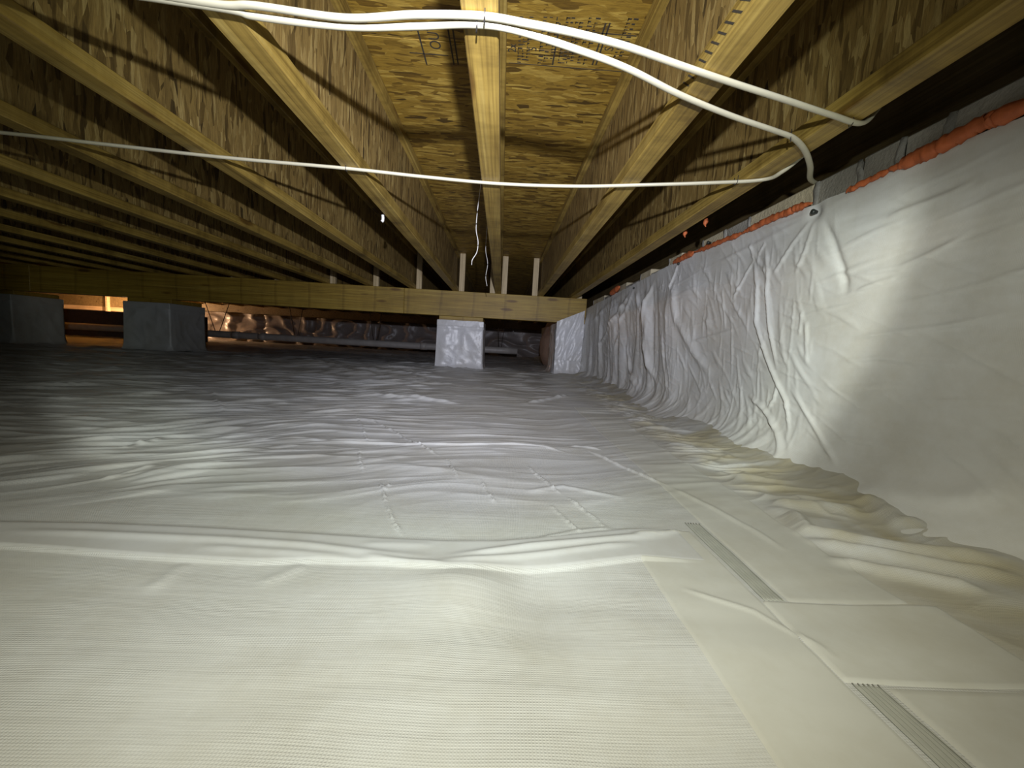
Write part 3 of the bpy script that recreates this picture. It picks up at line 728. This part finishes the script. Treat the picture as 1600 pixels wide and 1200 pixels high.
for (x, y, lab) in ((1070, 367, 'lower of two orange foam crumbs hanging under the joist'), (1102, 350, 'upper of two orange foam crumbs hanging under the joist')):
    q = onX(x, y, .715)
    o = link('foam_crumb', sweep('foam_crumb', catmull([(0, 0, .022), (.002, .001, .012), (-.001, 0, .0), (.002, -.001, -.010)], 5), .0085, .0085, 8, [.25+.75*math.sin(math.pi*min(1, (i+1)/14)) for i in range(16)]), M_FOAM, None, tuple(q))
    tag(o, lab, 'foam')

# ================================================================== cables stapled under the joists
def cable(pts, label, ra=.0068, rb=.0042):
    o = link('electrical_cable', sweep('electrical_cable', catmull(pts, 14), ra, rb, 12, None), M_CABLE)
    return tag(o, label, 'cable', 'white cables below the joists')
ZC = JB-.0048
def cz(x, y, dz=0.): p = onZ(x, y, ZC); p[2] += dz; return p
c1 = cable([(-1.5, .60, ZC), (-.87, .62, ZC-.002)]+[cz(*q) for q in ((300, 1), (400, 9), (540, 28), (650, 23), (752, 25), (825, 37), (900, 52), (980, 73), (1060, 101), (1140, 128), (1230, 157), (1300, 180))]+[np.array([.70, .852, ZC+.001]), np.array([.735, .86, ZC+.035])],
           'upper white cable, ending over the joist nearest the block wall')
c2 = cable([(-1.5, .63, ZC-.001), (-.87, .645, ZC-.003)]+[cz(*q) for q in ((320, 9), (400, 26), (540, 42), (650, 41), (735, 38), (800, 46), (900, 77), (980, 107), (1060, 147), (1140, 180), (1210, 204), (1240, 216), (1258, 236), (1266, 260))]+[np.array([.80, 1.12, ZC+.003]), np.array([.86, 1.16, ZC+.006])],
           'middle white cable that bends round onto the block wall')
c3 = cable([(-2.9, 1.08, ZC), (-2.1, 1.12, ZC)]+[cz(*q) for q in ((0, 207), (160, 225), (350, 246), (540, 263), (660, 276), (780, 287), (900, 291), (1000, 289), (1100, 286), (1190, 281))]+[np.array([.70, 1.085, ZC+.003]), np.array([.735, 1.04, ZC+.04])],
           'lower single white cable crossing farther from the camera', .0062, .0045)
def staple(c, x, y, tilt):
    p = cz(x, y); pts = [(-.009, 0, .012), (-.0088, 0, -.0045), (-.006, 0, -.0072), (.006, 0, -.0072), (.0088, 0, -.0045), (.009, 0, .012)]
    R = Matrix.Rotation(math.pi/2+tilt, 3, 'Z')
    link('staple', sweep('staple', [tuple(R @ Vector(q)+Vector(p)) for q in pts], .0009, .0014, 6, None, (0.3, .8, .2)), M_STAPLE, c)
staple(c1, 757, 26, .1); staple(c2, 745, 39, .1); staple(c1, 1330, 191, -.3); staple(c2, 1236, 214, -.6); staple(c3, 541, 263, .1)
staple(c3, 1150, 283, .0)

# thin loose wires hanging in the bay left of the overhead joist
def hang(px, Y, label):
    pts = [onY(x, y, Y) for x, y in px]; pts[0][2] = ST-.001
    o = link('loose_wire', sweep('loose_wire', catmull(pts, 8), .0021, .0021, 6), M_WIRE); tag(o, label, 'wire')
hang([(753, 272), (751, 290), (746, 330), (744, 358), (747, 378), (745, 394), (738, 406), (737, 414)], 1.99, 'longer thin white wire dangling from the subfloor with a kinked end')
hang([(762, 352), (760, 370), (759, 392), (762, 412), (759, 432), (761, 447)], 2.75, 'shorter thin white wire dangling close to the overhead joist')

# ================================================================== beyond the beam
YW = 8.6
n1, n2 = 160, 40
U, V = np.meshgrid(np.linspace(0, 1, n1), np.linspace(0, 1, n2))
Pw = np.zeros((n2, n1, 3)); Pw[..., 0] = -6.4+8.4*U; Pw[..., 2] = .0+.62*V
q = Pw[..., 0]
Pw[..., 1] = YW-.06*np.clip(1-np.abs(pn(q/.5+V*1.2, V*2-q*.8, 70))*2, 0, 1)**2-.10*(1-V)**2-.03*pn(q/.3, V*2, 71)
for xx in (-3.9, -4.9, -2.6, -1.0): Pw[..., 1] += .07*np.exp(-((q-xx)/.05)**2)
back = struct(link('wall_back', grid('wall_back', Pw, True), M_FAR)); back['label'] = 'far wall covered with creased plastic sheet'
sill = link('sill_board', box(-9.6, 2.0, YW+.02, YW+.10, .60, ST, .003), M_RIM, back)
# unlined stretch of the far wall: rough horizontal boards, lit by a warm bulb up in the joists
bw = struct(empty('wall_back_boards', (-8.0, YW+.06, .0))); bw['label'] = 'unlined far wall of rough horizontal boards in warm light'
z = .0; k = 0
while z < 1.1:
    h = (.10, .07, .13, .05)[k % 4]
    link('plank', box(-3.2, 1.55, -.03+.015*(k % 3), .04, z, z+h-.006, .003), M_BOARD, bw); z += h; k += 1
for x in (-1.75, .0, 1.5):
    link('stud', box(x, x+.04, -.10, -.032, 0, 1.05, .002), M_BOARD, bw)
low = struct(link('wall_low_shield', box(-10.5, -4.75, 6.62, 6.8, -.05, CZ+.178, .004), M_DARK)); low['label'] = 'added low dark wall shielding the floor from the lit boards'  # added to stop bulb light spilling onto the floor in front
bulb = tag(empty('light_bulb', (-7.05, 8.05, .56)), 'warm bare bulb up between the far joists', 'light bulb')
mb, nt, bs = new_mat('bulb_glass'); bs.inputs['Emission Color'].default_value = (1, .55, .24, 1); bs.inputs['Emission Strength'].default_value = 30; bs.inputs['Base Color'].default_value = (1, .9, .8, 1)
link('glass', sweep('glass', [(0, 0, -.05+.01*i) for i in range(9)], .03, .03, 12, [.15, .7, .92, 1, .98, .85, .62, .45, .4], (0, 1, 0)), mb, bulb)
link('socket', sweep('socket', [(0, 0, .03), (0, 0, .06), (0, 0, ST-.56)], .02, .02, 10, [.9, 1.2, .4], (0, 1, 0)), M_PIN, bulb)
lb = bpy.data.lights.new('bulb_light', 'POINT'); lb.energy = 160; lb.color = (1, .60, .32); lb.shadow_soft_size = .04
lo = bpy.data.objects.new('bulb_light', lb); lo.location = (0, 0, -.07); lo.parent = bulb; COL.objects.link(lo)

# drain pipe slung on straps behind the beam
pipe = tag(empty('drain_pipe', (0, 6.4, CZ-.08)), 'pale drain pipe slung level behind the beam', 'pipe')
link('tube', sweep('tube', [(x, 0, .004*math.sin(x)) for x in np.linspace(-9.2, .25, 40)], .052, .052, 14), M_PVC, pipe)
for x in (-4.05, -3.65, -1.2): link('coupling', sweep('coupling', [(x-.05, 0, .004*math.sin(x)), (x+.05, 0, .004*math.sin(x))], .058, .058, 14), M_PVC, pipe)
for x, s in ((-4.33, .20), (-3.15, .10), (-1.95, .09), (-.02, .04), (-7.3, .2)):
    for sg in (-1, 1):
        link('hanger_strap', sweep('hanger_strap', [(x+sg*.015, 0, .0), (x+sg*(.02+s*.5), 0, .30), (x+sg*(.02+s), 0, JB-CZ+.08+.02)], .009, .004, 6), M_STRAP, pipe)
